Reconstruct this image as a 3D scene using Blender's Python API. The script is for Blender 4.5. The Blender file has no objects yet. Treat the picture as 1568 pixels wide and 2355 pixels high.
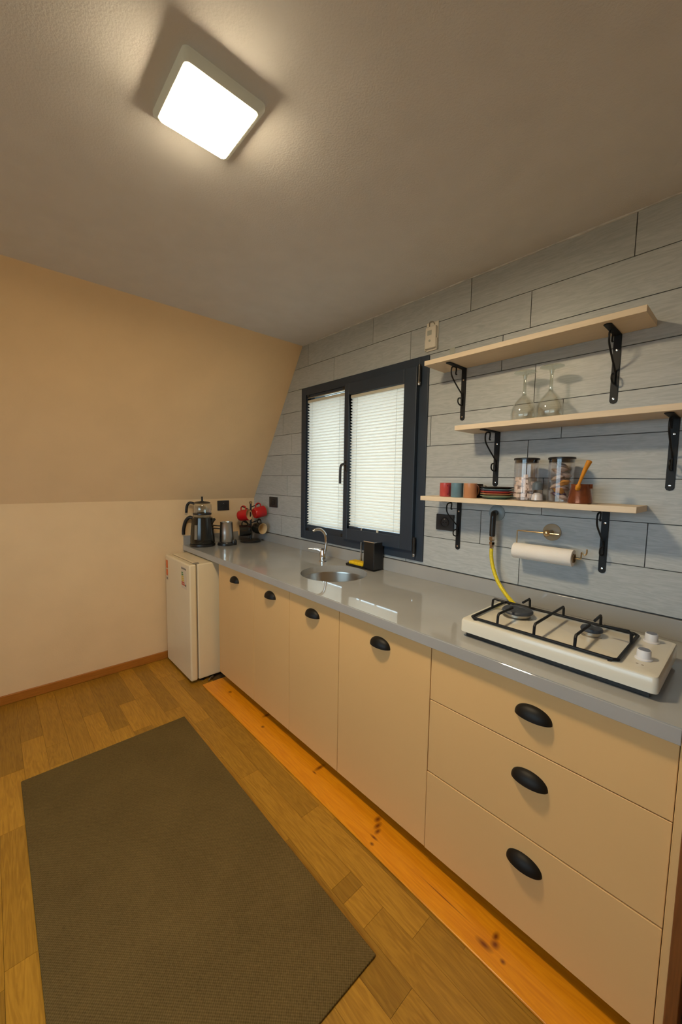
import bpy, bmesh, math, random
from mathutils import Vector, Matrix
random.seed(7)
S = bpy.context.scene
COL = S.collection
# ------------------------------------------------------------------ camera
cam_d = bpy.data.cameras.new('camera'); cam = bpy.data.objects.new('camera', cam_d); COL.objects.link(cam)
F = Vector((-0.7348425, 0.67272587, -0.08629254)); R = Vector((0.67416218, 0.73841772, 0.01564079)); U = Vector((-0.07424191, 0.04668165, 0.99614706))
CAM = Vector((3.0585, -1.7468, 1.4213))
m = Matrix((R, U, -F)).transposed().to_4x4(); m.translation = CAM
cam.matrix_world = m
cam_d.sensor_fit = 'HORIZONTAL'; cam_d.sensor_width = 36.0; cam_d.lens = 883.067 / 1568 * 36.0
cam_d.clip_start = 0.02
S.camera = cam
# ------------------------------------------------------------------ daylight, exposure
W = bpy.data.worlds.new('overcast_daylight'); S.world = W; W.use_nodes = True
wn = W.node_tree; bg = wn.nodes['Background']; bg.inputs[1].default_value = 6.0
tc = wn.nodes.new('ShaderNodeTexCoord'); sx = wn.nodes.new('ShaderNodeSeparateXYZ'); wm = wn.nodes.new('ShaderNodeMix'); wm.data_type = 'RGBA'
wr = wn.nodes.new('ShaderNodeMapRange'); wr.inputs['From Min'].default_value = -0.15; wr.inputs['From Max'].default_value = 0.05
wn.links.new(tc.outputs['Generated'], sx.inputs[0]); wn.links.new(sx.outputs['Z'], wr.inputs['Value']); wn.links.new(wr.outputs[0], wm.inputs['Factor'])
wm.inputs['A'].default_value = (0.17, 0.185, 0.16, 1); wm.inputs['B'].default_value = (0.60, 0.82, 1.0, 1)     # ground, cloudy sky
wn.links.new(wm.outputs['Result'], bg.inputs[0])
S.view_settings.view_transform = 'Standard'; S.view_settings.look = 'None'; S.view_settings.gamma = 1.0
S.view_settings.use_curve_mapping = False; S.view_settings.exposure = 0.0
LAMP = 215.0                        # ceiling lamp radiance
LAMP_COL = (1.0, 0.78, 0.48)
# ------------------------------------------------------------------ materials
def node(nt, t, **kw):
    n = nt.nodes.new(t)
    for k, v in kw.items():
        if k.startswith('i_'): n.inputs[k[2:]].default_value = v
        else: setattr(n, k, v)
    return n
def mat(name, col, rough=0.5, metal=0.0, var=0.0, vscale=8.0, stretch=(1, 1, 1), bump=0.0, bscale=60.0, spec=0.5, coat=0.0, emit=None, rnd=0.0, sss=0.0):
    """principled material with procedural noise colour variation, per-object random value and noise bump"""
    M = bpy.data.materials.new(name); M.use_nodes = True; nt = M.node_tree; L = nt.links.new
    b = nt.nodes['Principled BSDF']
    b.inputs['Base Color'].default_value = (*col, 1); b.inputs['Roughness'].default_value = rough; b.inputs['Metallic'].default_value = metal
    b.inputs['Specular IOR Level'].default_value = spec; b.inputs['Coat Weight'].default_value = coat; b.inputs['Coat Roughness'].default_value = 0.08
    if emit: b.inputs['Emission Color'].default_value = (*emit[0], 1); b.inputs['Emission Strength'].default_value = emit[1]
    tc = node(nt, 'ShaderNodeTexCoord'); mp = node(nt, 'ShaderNodeMapping'); mp.inputs['Scale'].default_value = stretch
    oi = node(nt, 'ShaderNodeObjectInfo')
    add = node(nt, 'ShaderNodeVectorMath', operation='ADD'); sc = node(nt, 'ShaderNodeVectorMath', operation='SCALE'); sc.inputs['Scale'].default_value = 37.0 if rnd else 0.0
    cmb = node(nt, 'ShaderNodeCombineXYZ'); L(oi.outputs['Random'], cmb.inputs[0]); L(oi.outputs['Random'], cmb.inputs[1]); L(oi.outputs['Random'], cmb.inputs[2])
    L(cmb.outputs[0], sc.inputs[0]); L(tc.outputs['Object'], add.inputs[0]); L(sc.outputs[0], add.inputs[1]); L(add.outputs[0], mp.inputs[0])
    if var or rnd:
        nz = node(nt, 'ShaderNodeTexNoise'); nz.inputs['Scale'].default_value = vscale; nz.inputs['Detail'].default_value = 6; L(mp.outputs[0], nz.inputs['Vector'])
        mr = node(nt, 'ShaderNodeMapRange'); mr.inputs['From Min'].default_value = 0.3; mr.inputs['From Max'].default_value = 0.7
        mr.inputs['To Min'].default_value = 1 - var; mr.inputs['To Max'].default_value = 1 + var; L(nz.outputs['Fac'], mr.inputs['Value'])
        mr2 = node(nt, 'ShaderNodeMapRange'); mr2.inputs['To Min'].default_value = 1 - rnd; mr2.inputs['To Max'].default_value = 1 + rnd; L(oi.outputs['Random'], mr2.inputs['Value'])
        mul = node(nt, 'ShaderNodeMath', operation='MULTIPLY'); L(mr.outputs[0], mul.inputs[0]); L(mr2.outputs[0], mul.inputs[1])
        vs = node(nt, 'ShaderNodeVectorMath', operation='SCALE'); vs.inputs[0].default_value = col; L(mul.outputs[0], vs.inputs['Scale']); L(vs.outputs[0], b.inputs['Base Color'])
    if bump:
        n2 = node(nt, 'ShaderNodeTexNoise'); n2.inputs['Scale'].default_value = bscale; n2.inputs['Detail'].default_value = 3; L(mp.outputs[0], n2.inputs['Vector'])
        bp = node(nt, 'ShaderNodeBump'); bp.inputs['Strength'].default_value = bump; bp.inputs['Distance'].default_value = 0.004
        L(n2.outputs['Fac'], bp.inputs['Height']); L(bp.outputs[0], b.inputs['Normal'])
    return M
def thin_glass(name, tint, f0=0.06, rough=0.02):
    M = bpy.data.materials.new(name); M.use_nodes = True; nt = M.node_tree; nt.nodes.clear(); L = nt.links.new
    out = node(nt, 'ShaderNodeOutputMaterial'); mx = node(nt, 'ShaderNodeMixShader'); tr = node(nt, 'ShaderNodeBsdfTransparent'); gl = node(nt, 'ShaderNodeBsdfGlossy')
    tr.inputs[0].default_value = (*tint, 1); gl.inputs['Roughness'].default_value = rough; gl.inputs[0].default_value = (1, 1, 1, 1)
    lw = node(nt, 'ShaderNodeLayerWeight'); lw.inputs['Blend'].default_value = 0.25
    mr = node(nt, 'ShaderNodeMapRange'); mr.inputs['To Min'].default_value = f0; mr.inputs['To Max'].default_value = 0.75; L(lw.outputs['Facing'], mr.inputs['Value'])
    p = node(nt, 'ShaderNodeMath', operation='POWER'); p.inputs[1].default_value = 1.3; L(mr.outputs[0], p.inputs[0])
    L(p.outputs[0], mx.inputs[0]); L(tr.outputs[0], mx.inputs[1]); L(gl.outputs[0], mx.inputs[2]); L(mx.outputs[0], out.inputs[0])
    return M
def wood(name, base, dark, rough, grain=(1.2, 16, 16), rnd=0.25, coat=0.0, knots=(), hue=0.0):
    """wood: long noise streaks + cathedral waves along X, per-piece random tone; knots = [(x, y, rx, ry)] in object space"""
    M = bpy.data.materials.new(name); M.use_nodes = True; nt = M.node_tree; L = nt.links.new; b = nt.nodes['Principled BSDF']
    b.inputs['Roughness'].default_value = rough; b.inputs['Coat Weight'].default_value = coat; b.inputs['Coat Roughness'].default_value = 0.15
    tc = node(nt, 'ShaderNodeTexCoord'); oi = node(nt, 'ShaderNodeObjectInfo')
    cmb = node(nt, 'ShaderNodeCombineXYZ'); sc = node(nt, 'ShaderNodeMath', operation='MULTIPLY'); sc.inputs[1].default_value = 31.0; L(oi.outputs['Random'], sc.inputs[0])
    for i in range(3): L(sc.outputs[0], cmb.inputs[i])
    add = node(nt, 'ShaderNodeVectorMath', operation='ADD'); L(tc.outputs['Object'], add.inputs[0]); L(cmb.outputs[0], add.inputs[1])
    mp = node(nt, 'ShaderNodeMapping'); mp.inputs['Scale'].default_value = grain; L(add.outputs[0], mp.inputs[0])
    n1 = node(nt, 'ShaderNodeTexNoise'); n1.inputs['Scale'].default_value = 2.2; n1.inputs['Detail'].default_value = 8; n1.inputs['Distortion'].default_value = 1.6; L(mp.outputs[0], n1.inputs['Vector'])
    n2 = node(nt, 'ShaderNodeTexNoise'); n2.inputs['Scale'].default_value = 14; n2.inputs['Detail'].default_value = 4; L(mp.outputs[0], n2.inputs['Vector'])
    sn = node(nt, 'ShaderNodeMath', operation='MULTIPLY'); sn.inputs[1].default_value = 34; L(n1.outputs['Fac'], sn.inputs[0])
    si = node(nt, 'ShaderNodeMath', operation='SINE'); L(sn.outputs[0], si.inputs[0])
    f1 = node(nt, 'ShaderNodeMath', operation='MULTIPLY_ADD'); f1.inputs[1].default_value = 0.13; f1.inputs[2].default_value = 0.1; L(si.outputs[0], f1.inputs[0])
    f2 = node(nt, 'ShaderNodeMath', operation='MULTIPLY_ADD'); f2.inputs[1].default_value = 0.75; L(n2.outputs['Fac'], f2.inputs[0]); L(f1.outputs[0], f2.inputs[2])
    last = f2.outputs[0]; kn = None
    for (kx, ky, rx, ry) in knots:
        sb = node(nt, 'ShaderNodeVectorMath', operation='SUBTRACT'); sb.inputs[1].default_value = (kx, ky, 0); L(tc.outputs['Object'], sb.inputs[0])
        ml = node(nt, 'ShaderNodeVectorMath', operation='MULTIPLY'); ml.inputs[1].default_value = (1 / rx, 1 / ry, 0); L(sb.outputs[0], ml.inputs[0])
        ln = node(nt, 'ShaderNodeVectorMath', operation='LENGTH'); L(ml.outputs[0], ln.inputs[0])
        mr = node(nt, 'ShaderNodeMapRange'); mr.inputs['From Min'].default_value = 0.25; mr.inputs['From Max'].default_value = 1.5; mr.inputs['To Min'].default_value = 0.95; mr.inputs['To Max'].default_value = 0.0; L(ln.outputs['Value'], mr.inputs['Value'])
        if kn is None: kn = mr.outputs[0]
        else: a = node(nt, 'ShaderNodeMath', operation='MAXIMUM'); L(kn, a.inputs[0]); L(mr.outputs[0], a.inputs[1]); kn = a.outputs[0]
    mx = node(nt, 'ShaderNodeMix', data_type='RGBA'); mx.inputs['A'].default_value = (*base, 1); mx.inputs['B'].default_value = (*dark, 1); L(last, mx.inputs['Factor'])
    if kn is not None:
        mk = node(nt, 'ShaderNodeMix', data_type='RGBA'); mk.inputs['B'].default_value = (0.16, 0.028, 0.002, 1); L(kn, mk.inputs['Factor']); L(mx.outputs['Result'], mk.inputs['A']); mx = mk
    mr2 = node(nt, 'ShaderNodeMapRange'); mr2.inputs['To Min'].default_value = 1 - rnd; mr2.inputs['To Max'].default_value = 1 + rnd * 0.8; L(oi.outputs['Random'], mr2.inputs['Value'])
    vs = node(nt, 'ShaderNodeVectorMath', operation='SCALE'); L(mx.outputs['Result'], vs.inputs[0]); L(mr2.outputs[0], vs.inputs['Scale']); L(vs.outputs[0], b.inputs['Base Color'])
    bp = node(nt, 'ShaderNodeBump'); bp.inputs['Strength'].default_value = 0.12; bp.inputs['Distance'].default_value = 0.002; L(last, bp.inputs['Height']); L(bp.outputs[0], b.inputs['Normal'])
    return M
def rug_mat():
    M = bpy.data.materials.new('woven_rug'); M.use_nodes = True; nt = M.node_tree; L = nt.links.new; b = nt.nodes['Principled BSDF']
    b.inputs['Roughness'].default_value = 0.95; b.inputs['Specular IOR Level'].default_value = 0.1
    tc = node(nt, 'ShaderNodeTexCoord'); sp = node(nt, 'ShaderNodeSeparateXYZ'); L(tc.outputs['Object'], sp.inputs[0])
    outs = []
    for k in (0, 1):
        a = node(nt, 'ShaderNodeMath', operation='MULTIPLY'); a.inputs[1].default_value = 2 * math.pi / 0.0085; L(sp.outputs[k], a.inputs[0])
        s = node(nt, 'ShaderNodeMath', operation='SINE'); L(a.outputs[0], s.inputs[0]); outs.append(s)
    pr = node(nt, 'ShaderNodeMath', operation='MULTIPLY'); L(outs[0].outputs[0], pr.inputs[0]); L(outs[1].outputs[0], pr.inputs[1])
    nz = node(nt, 'ShaderNodeTexNoise'); nz.inputs['Scale'].default_value = 5; nz.inputs['Detail'].default_value = 3; L(tc.outputs['Object'], nz.inputs['Vector'])
    nf = node(nt, 'ShaderNodeTexNoise'); nf.inputs['Scale'].default_value = 170; L(tc.outputs['Object'], nf.inputs['Vector'])
    a1 = node(nt, 'ShaderNodeMath', operation='MULTIPLY_ADD'); a1.inputs[1].default_value = 0.22; a1.inputs[2].default_value = 0.0; L(pr.outputs[0], a1.inputs[0])
    a2 = node(nt, 'ShaderNodeMath', operation='MULTIPLY_ADD'); a2.inputs[1].default_value = 0.35; L(nz.outputs['Fac'], a2.inputs[0]); L(a1.outputs[0], a2.inputs[2])
    a3 = node(nt, 'ShaderNodeMath', operation='MULTIPLY_ADD'); a3.inputs[1].default_value = 0.55; L(nf.outputs['Fac'], a3.inputs[0]); L(a2.outputs[0], a3.inputs[2])
    mx = node(nt, 'ShaderNodeMix', data_type='RGBA'); mx.inputs['A'].default_value = (0.06, 0.041, 0.015, 1); mx.inputs['B'].default_value = (0.23, 0.160, 0.060, 1); L(a3.outputs[0], mx.inputs['Factor'])
    L(mx.outputs['Result'], b.inputs['Base Color'])
    bp = node(nt, 'ShaderNodeBump'); bp.inputs['Strength'].default_value = 0.6; bp.inputs['Distance'].default_value = 0.002; L(a3.outputs[0], bp.inputs['Height']); L(bp.outputs[0], b.inputs['Normal'])
    return M
def blind_mat():
    M = bpy.data.materials.new('pleated_blind_fabric'); M.use_nodes = True; nt = M.node_tree; nt.nodes.clear(); L = nt.links.new
    out = node(nt, 'ShaderNodeOutputMaterial'); mx = node(nt, 'ShaderNodeMixShader'); d = node(nt, 'ShaderNodeBsdfDiffuse'); t = node(nt, 'ShaderNodeBsdfTranslucent')
    nz = node(nt, 'ShaderNodeTexNoise'); nz.inputs['Scale'].default_value = 3; tc = node(nt, 'ShaderNodeTexCoord'); L(tc.outputs['Object'], nz.inputs['Vector'])
    mr = node(nt, 'ShaderNodeMapRange'); mr.inputs['To Min'].default_value = 0.35; mr.inputs['To Max'].default_value = 0.40; L(nz.outputs['Fac'], mr.inputs['Value']); L(mr.outputs[0], mx.inputs[0])
    d.inputs[0].default_value = (0.82, 0.81, 0.76, 1); t.inputs[0].default_value = (0.97, 0.84, 0.72, 1)
    L(d.outputs[0], mx.inputs[1]); L(t.outputs[0], mx.inputs[2]); L(mx.outputs[0], out.inputs[0])
    return M
def emis(name, col, s):
    M = bpy.data.materials.new(name); M.use_nodes = True; nt = M.node_tree; nt.nodes.clear()
    out = node(nt, 'ShaderNodeOutputMaterial'); e = node(nt, 'ShaderNodeEmission'); e.inputs[0].default_value = (*col, 1); e.inputs[1].default_value = s
    nt.links.new(e.outputs[0], out.inputs[0]); return M
M = dict(
    ceiling=mat('ceiling_plaster', (0.74, 0.75, 0.79), 0.9, var=0.03, bump=0.25, bscale=190, spec=0.2),
    plaster=mat('cream_wall_plaster', (0.88, 0.66, 0.40), 0.85, var=0.03, vscale=4, bump=0.2, bscale=110, spec=0.2),
    plain=mat('back_of_room_plaster', (0.62, 0.45, 0.27), 0.9, var=0.03, spec=0.2),
    grout=mat('dark_grout', (0.10, 0.10, 0.10), 0.9, var=0.2),
    tile=wood('grey_wood_look_tile', (0.535, 0.565, 0.58), (0.33, 0.36, 0.38), 0.42, grain=(1.6, 14, 14), rnd=0.06),
    stone=mat('grey_quartz', (0.37, 0.375, 0.375), 0.04, var=0.05, vscale=5, spec=1.0),
    cabinet=mat('cream_lacquer', (0.73, 0.468, 0.205), 0.38, var=0.015, vscale=3, spec=0.35),
    carcass=mat('cabinet_board', (0.38, 0.27, 0.15), 0.7, var=0.05),
    black=mat('black_metal', (0.007, 0.006, 0.005), 0.5, var=0.2, spec=0.28),
    iron=mat('black_painted_iron', (0.007, 0.008, 0.010), 0.5, var=0.2, bump=0.1, bscale=200, spec=0.3),
    blackp=mat('black_plastic', (0.014, 0.014, 0.015), 0.3, var=0.15),
    socket=mat('anthracite_plastic', (0.022, 0.023, 0.026), 0.4, var=0.1),
    frame=mat('anthracite_window_profile', (0.024, 0.038, 0.062), 0.42, var=0.08),
    chrome=mat('chrome', (0.75, 0.75, 0.76), 0.10, metal=1, var=0.03),
    steel=mat('brushed_steel', (0.60, 0.57, 0.52), 0.28, metal=1, var=0.08, vscale=20, stretch=(1, 1, 0.1)),
    tan=mat('tan_plastic_disc', (0.40, 0.31, 0.20), 0.4, var=0.05),
    flange=mat('blue_grey_flange', (0.27, 0.34, 0.39), 0.4, var=0.05),
    brass=mat('aged_brass', (0.55, 0.42, 0.25), 0.3, metal=1, var=0.1),
    shelf=mat('pale_shelf_board', (0.74, 0.62, 0.47), 0.5, var=0.04, vscale=10, stretch=(1, 8, 8)),
    white=mat('white_plastic', (0.74, 0.70, 0.62), 0.3, var=0.02),
    fridge=mat('white_fridge_enamel', (0.82, 0.70, 0.48), 0.3, var=0.015, spec=0.5, bump=0.05, bscale=300),
    enamel=mat('cream_white_enamel', (0.70, 0.675, 0.59), 0.16, var=0.02, spec=0.5),
    gasket=mat('grey_gasket', (0.25, 0.22, 0.17), 0.7, var=0.1),
    burner=mat('blue_black_burner_cap', (0.035, 0.043, 0.058), 0.5, var=0.3, vscale=40),
    alu=mat('cast_aluminium', (0.55, 0.52, 0.46), 0.4, metal=1, var=0.1),
    knobtop=mat('grey_blue_knob_cap', (0.16, 0.18, 0.24), 0.4, var=0.1),
    knob=mat('white_knob', (0.72, 0.72, 0.76), 0.3, var=0.02),
    paper=mat('white_kitchen_paper', (0.86, 0.83, 0.80), 0.95, var=0.02, bump=0.3, bscale=300, spec=0.1),
    card=mat('brown_cardboard', (0.28, 0.18, 0.09), 0.9, var=0.1),
    yellow=mat('yellow_gas_hose', (0.72, 0.58, 0.02), 0.4, var=0.15, vscale=120),
    sponge=mat('yellow_sponge', (0.85, 0.55, 0.01), 0.95, var=0.15, vscale=60, bump=0.6, bscale=250),
    red=mat('red_glaze', (0.55, 0.010, 0.012), 0.2, var=0.1, coat=0.4),
    cream=mat('cream_glaze', (0.78, 0.60, 0.36), 0.3, var=0.05),
    blackg=mat('black_glaze', (0.012, 0.012, 0.010), 0.2, var=0.1, coat=0.3),
    cupred=mat('coral_red_glaze', (0.50, 0.075, 0.07), 0.25, var=0.05),
    cupblue=mat('dusty_blue_glaze', (0.13, 0.24, 0.31), 0.25, var=0.05),
    cupterra=mat('terracotta_glaze', (0.52, 0.24, 0.12), 0.25, var=0.05),
    cupdark=mat('dark_brown_glaze', (0.035, 0.022, 0.015), 0.25, var=0.05),
    cupgreen=mat('sage_green_glaze', (0.21, 0.30, 0.22), 0.25, var=0.05),
    darkred=mat('dark_red_handle_glaze', (0.22, 0.02, 0.04), 0.25, var=0.05),
    sugar=mat('pinkish_sugar', (0.88, 0.76, 0.68), 0.9, var=0.06, vscale=60),
    salt=mat('white_salt', (0.85, 0.82, 0.80), 0.9, var=0.05, vscale=90),
    copper=mat('hammered_brown_copper', (0.26, 0.085, 0.04), 0.25, metal=0.6, var=0.25, vscale=25, bump=0.25, bscale=60),
    orangewood=mat('orange_wooden_handle', (0.62, 0.25, 0.015), 0.35, var=0.15, vscale=40, stretch=(1, 1, 0.2)),
    greycap=mat('grey_blue_cap', (0.10, 0.13, 0.16), 0.4, var=0.1),
    packet=mat('crinkled_film', (0.50, 0.42, 0.38), 0.25, var=0.35, vscale=35, bump=0.5, bscale=90),
    packetorange=mat('orange_film', (0.70, 0.36, 0.08), 0.25, var=0.3, vscale=35, bump=0.5, bscale=90),
    packetviolet=mat('violet_film', (0.13, 0.10, 0.24), 0.25, var=0.3, vscale=35, bump=0.5, bscale=90),
    glass=thin_glass('clear_glass', (0.965, 0.975, 0.965), 0.08), pane=thin_glass('window_pane', (0.96, 0.98, 0.97), 0.05), stemglass=thin_glass('thick_clear_glass', (0.84, 0.88, 0.85), 0.20), jar=thin_glass('smoky_jar_glass', (0.955, 0.95, 0.96), 0.06),
    blind=blind_mat(), rail=mat('blind_rail', (0.62, 0.60, 0.50), 0.5, var=0.03), cord=mat('blind_cord', (0.55, 0.6, 0.6), 0.7, var=0.05),
    rug=rug_mat(), caulk=mat('white_caulk', (0.62, 0.63, 0.64), 0.7, var=0.2, vscale=20),
    floorbase=mat('floor_underlay', (0.10, 0.055, 0.015), 0.8, var=0.1),
    strip=wood('oak_laminate', (0.53, 0.28, 0.032), (0.235, 0.102, 0.006), 0.34, grain=(1.1, 11, 11), rnd=0.30),
    skirting=wood('brown_skirting', (0.55, 0.21, 0.030), (0.34, 0.115, 0.014), 0.4, grain=(8, 1.0, 14), rnd=0.05),
    endwood=wood('brown_end_wood', (0.24, 0.085, 0.02), (0.12, 0.04, 0.01), 0.45, grain=(14, 14, 1), rnd=0.05),
    lampbase=mat('lamp_frame', (0.50, 0.50, 0.40), 0.4, var=0.03, emit=((1.0, 0.9, 0.62), 0.10)),
    lamp=emis('lamp_diffuser', LAMP_COL, LAMP),
    orangesticker=mat('orange_sticker', (0.72, 0.16, 0.03), 0.5, var=0.12, vscale=30), stickerwhite=mat('pale_sticker', (0.72, 0.62, 0.48), 0.5, var=0.02),
    sgreen=mat('label_green', (0.05, 0.22, 0.05), 0.5, var=0.05), syellow=mat('label_yellow', (0.70, 0.48, 0.03), 0.5, var=0.05), sred=mat('label_red', (0.60, 0.07, 0.02), 0.5, var=0.05),
    patch=mat('dried_glue', (0.40, 0.42, 0.38), 0.5, var=0.1),
)
# pine board knots in its object space (object origin = world origin)
M['pine'] = wood('varnished_pine', (0.90, 0.38, 0.012), (0.62, 0.19, 0.004), 0.3, grain=(0.7, 9, 9), rnd=0.0, coat=0.3,
    knots=[(.792, -.638, .012, .010), (1.244, -.663, .010, .008), (1.166, -.592, .011, .022), (1.697, -.615, .009, .028), (1.705, -.655, .012, .004), (2.08, -.615, .010, .016), (2.10, -.638, .009, .018), (2.117, -.657, .008, .014),
           (2.125, -.688, .016, .005), (2.138, -.714, .008, .006), (2.43, -.673, .08, .0018), (2.603, -.648, .008, .014), (2.611, -.670, .011, .012), (2.588, -.695, .022, .009), (2.646, -.694, .007, .006)])
# ------------------------------------------------------------------ mesh builder
class MB:
    def __init__(s): s.v = []; s.f = []; s.mi = []
    def poly(s, pts, mi=0):
        n = len(s.v); s.v += [tuple(p) for p in pts]; s.f.append(tuple(range(n, n + len(pts)))); s.mi.append(mi); return s
    def box(s, x0, x1, y0, y1, z0, z1):
        n = len(s.v); s.v += [(x, y, z) for z in (z0, z1) for y in (y0, y1) for x in (x0, x1)]
        for q in ((0, 2, 3, 1), (4, 5, 7, 6), (0, 1, 5, 4), (2, 6, 7, 3), (0, 4, 6, 2), (1, 3, 7, 5)): s.f.append(tuple(n + i for i in q)); s.mi.append(0)
        return s
    def prism(s, pts, a0, a1, axis='y'):
        """extrude a 2D polygon; axis y: pts are (x, z); axis z: (x, y); axis x: (y, z)"""
        def P(p, a): return (p[0], a, p[1]) if axis == 'y' else (p[0], p[1], a) if axis == 'z' else (a, p[0], p[1])
        n = len(s.v); k = len(pts); s.v += [P(p, a0) for p in pts] + [P(p, a1) for p in pts]
        s.f.append(tuple(n + i for i in range(k))); s.f.append(tuple(n + k + i for i in reversed(range(k)))); s.mi += [0, 0]
        for i in range(k): j = (i + 1) % k; s.f.append((n + i, n + k + i, n + k + j, n + j)); s.mi.append(0)
        return s
    def rings(s, rings, cap0=True, cap1=True, closed=False):
        n = len(s.v); k = len(rings[0])
        for r in rings: s.v += [tuple(p) for p in r]
        m = len(rings)
        for a in range(m if closed else m - 1):
            b = (a + 1) % m
            for i in range(k): j = (i + 1) % k; s.f.append((n + a * k + i, n + a * k + j, n + b * k + j, n + b * k + i)); s.mi.append(0)
        if cap0 and not closed: s.f.append(tuple(n + i for i in reversed(range(k)))); s.mi.append(0)
        if cap1 and not closed: s.f.append(tuple(n + (m - 1) * k + i for i in range(k))); s.mi.append(0)
        return s
    def lathe(s, c, prof, n=32, axis=None, cap0=True, cap1=True):
        """prof: [(radius, height)] about axis through c"""
        c = Vector(c); ax = Vector(axis or (0, 0, 1)).normalized(); u = ax.orthogonal().normalized(); w = ax.cross(u)
        if axis is None: u, w = Vector((1, 0, 0)), Vector((0, 1, 0))
        rg = [[c + ax * h + (u * math.cos(2 * math.pi * i / n) + w * math.sin(2 * math.pi * i / n)) * r for i in range(n)] for r, h in prof]
        return s.rings(rg, cap0, cap1)
    def tube(s, pts, r, n=10, rs=None, flat=None):
        pts = [Vector(p) for p in pts]; rg = []; prev = None
        for i, p in enumerate(pts):
            t = (pts[min(i + 1, len(pts) - 1)] - pts[max(i - 1, 0)]).normalized()
            if prev is None: u = t.orthogonal().normalized()
            else: u = (prev - t * prev.dot(t)).normalized()
            prev = u; w = t.cross(u); rr = rs[i] if rs else r
            rg.append([p + (u * math.cos(2 * math.pi * k / n) + w * math.sin(2 * math.pi * k / n)) * rr for k in range(n)])
        return s.rings(rg)
def smooth_path(pts, k=6):
    pts = [Vector(p) for p in pts]; out = []
    for i in range(len(pts) - 1):
        p0, p1, p2, p3 = pts[max(i - 1, 0)], pts[i], pts[i + 1], pts[min(i + 2, len(pts) - 1)]
        for j in range(k):
            t = j / k; out.append(0.5 * ((2 * p1) + (p2 - p0) * t + (2 * p0 - 5 * p1 + 4 * p2 - p3) * t * t + (3 * p1 - p0 - 3 * p2 + p3) * t ** 3))
    return out + [pts[-1]]
def wloc(o):
    v = Vector((0, 0, 0))
    while o: v += o.location; o = o.parent
    return v
def obj(name, mb, material, parent=None, smooth=False, bevel=0.0, seg=2, origin=None, mats=None):
    """link the builder's shapes (world coordinates) as ONE mesh object"""
    me = bpy.data.meshes.new(name)
    base = wloc(parent); off = Vector(origin) if origin else base
    me.from_pydata([tuple(Vector(v) - off) for v in mb.v], [], mb.f)
    b = bmesh.new(); b.from_mesh(me); bmesh.ops.remove_doubles(b, verts=b.verts, dist=1e-6); bmesh.ops.recalc_face_normals(b, faces=b.faces); b.to_mesh(me); b.free()
    me.materials.append(material)
    if smooth:
        me.polygons.foreach_set('use_smooth', [True] * len(me.polygons))
        try: me.set_sharp_from_angle(angle=math.radians(38))
        except Exception: pass
    o = bpy.data.objects.new(name, me); COL.objects.link(o)
    if parent: o.parent = parent; o.location = off - base
    else: o.location = off
    if bevel:
        d = o.modifiers.new('bevel', 'BEVEL'); d.width = bevel; d.segments = seg; d.limit_method = 'ANGLE'; d.angle_limit = math.radians(40)
        if seg > 1: me.polygons.foreach_set('use_smooth', [True] * len(me.polygons)); d.harden_normals = True
    return o
def tag(o, label=None, cat=None, group=None, kind=None):
    for k, v in (('label', label), ('category', cat), ('group', group), ('kind', kind)):
        if v: o[k] = v
    return o
def thing(name, label, cat, loc, group=None):
    o = bpy.data.objects.new(name, None); COL.objects.link(o); o.location = loc; o.empty_display_size = 0.05
    return tag(o, label, cat, group)
def structure(name, label, mb, material, cat=None, **kw): return tag(obj(name, mb, material, **kw), label, cat, kind='structure')
# ------------------------------------------------------------------ room shell
ZK, ZC, XS = 1.238, 2.386, 0.709          # knee-wall height, ceiling height, x where the slope meets the ceiling
XR, YF = 4.2, -3.4                         # right wall, wall behind the camera
WX0, WX1, WZ0, WZ1 = 0.755, 1.795, 1.01, 2.045   # window opening
mb = MB().box(-0.15, XR + 0.1, YF - 0.1, 0.2, -0.12, -0.004)
floor = structure('floor', 'oak laminate floor of narrow strips running along the kitchen units', mb, M['floorbase'], 'floor')
mb = MB().box(XS - 0.12, XR + 0.1, YF - 0.1, 0.2, ZC, ZC + 0.12)
structure('ceiling', 'flat plastered ceiling, greyish white with fine texture', mb, M['ceiling'], 'ceiling')
mb = MB().prism([(0, -0.1), (0, ZK), (XS, ZC), (XS, ZC + 0.12), (XS - 0.05, ZC + 0.12), (-0.12, ZK + 0.05), (-0.12, -0.1)], YF - 0.1, 0.2)
structure('wall_left', 'cream plastered low wall with the sloping roof side above it', mb, M['plaster'], 'wall')
mb = MB()
mb.prism([(0, -0.1), (WX0, -0.1), (WX0, ZC), (XS, ZC), (0, ZK)], 0.0, 0.18)
mb.prism([(WX0, WZ1), (WX1, WZ1), (WX1, ZC), (WX0, ZC)], 0.0, 0.18).prism([(WX0, -0.1), (WX1, -0.1), (WX1, WZ0), (WX0, WZ0)], 0.0, 0.18)
mb.prism([(WX1, -0.1), (XR, -0.1), (XR, ZC), (WX1, ZC)], 0.0, 0.18)
wall = structure('wall_back', 'grey wood-look tiled wall behind the worktop with the window', mb, M['grout'], 'wall')
structure('wall_right', 'plain plastered wall at the far right of the room', MB().box(XR, XR + 0.1, YF - 0.1, 0.2, -0.1, ZC), M['plain'], 'wall')
VX0, VX1, VZ0, VZ1 = 1.2, 3.5, 0.95, 2.0          # unseen window added behind the viewer as source of cool daylight
structure('wall_front', 'plain plastered wall with an added window opening, behind the viewer', MB().box(-0.1, VX0, YF - 0.1, YF, -0.1, ZC).box(VX1, XR + 0.1, YF - 0.1, YF, -0.1, ZC).box(VX0, VX1, YF - 0.1, YF, -0.1, VZ0).box(VX0, VX1, YF - 0.1, YF, VZ1, ZC), M['plain'], 'wall')
w2 = thing('added_window', 'wide unseen window added behind the viewer to bring in cool daylight', 'window', ((VX0 + VX1) / 2, YF - 0.05, VZ0)); w2['kind'] = 'structure'
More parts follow.
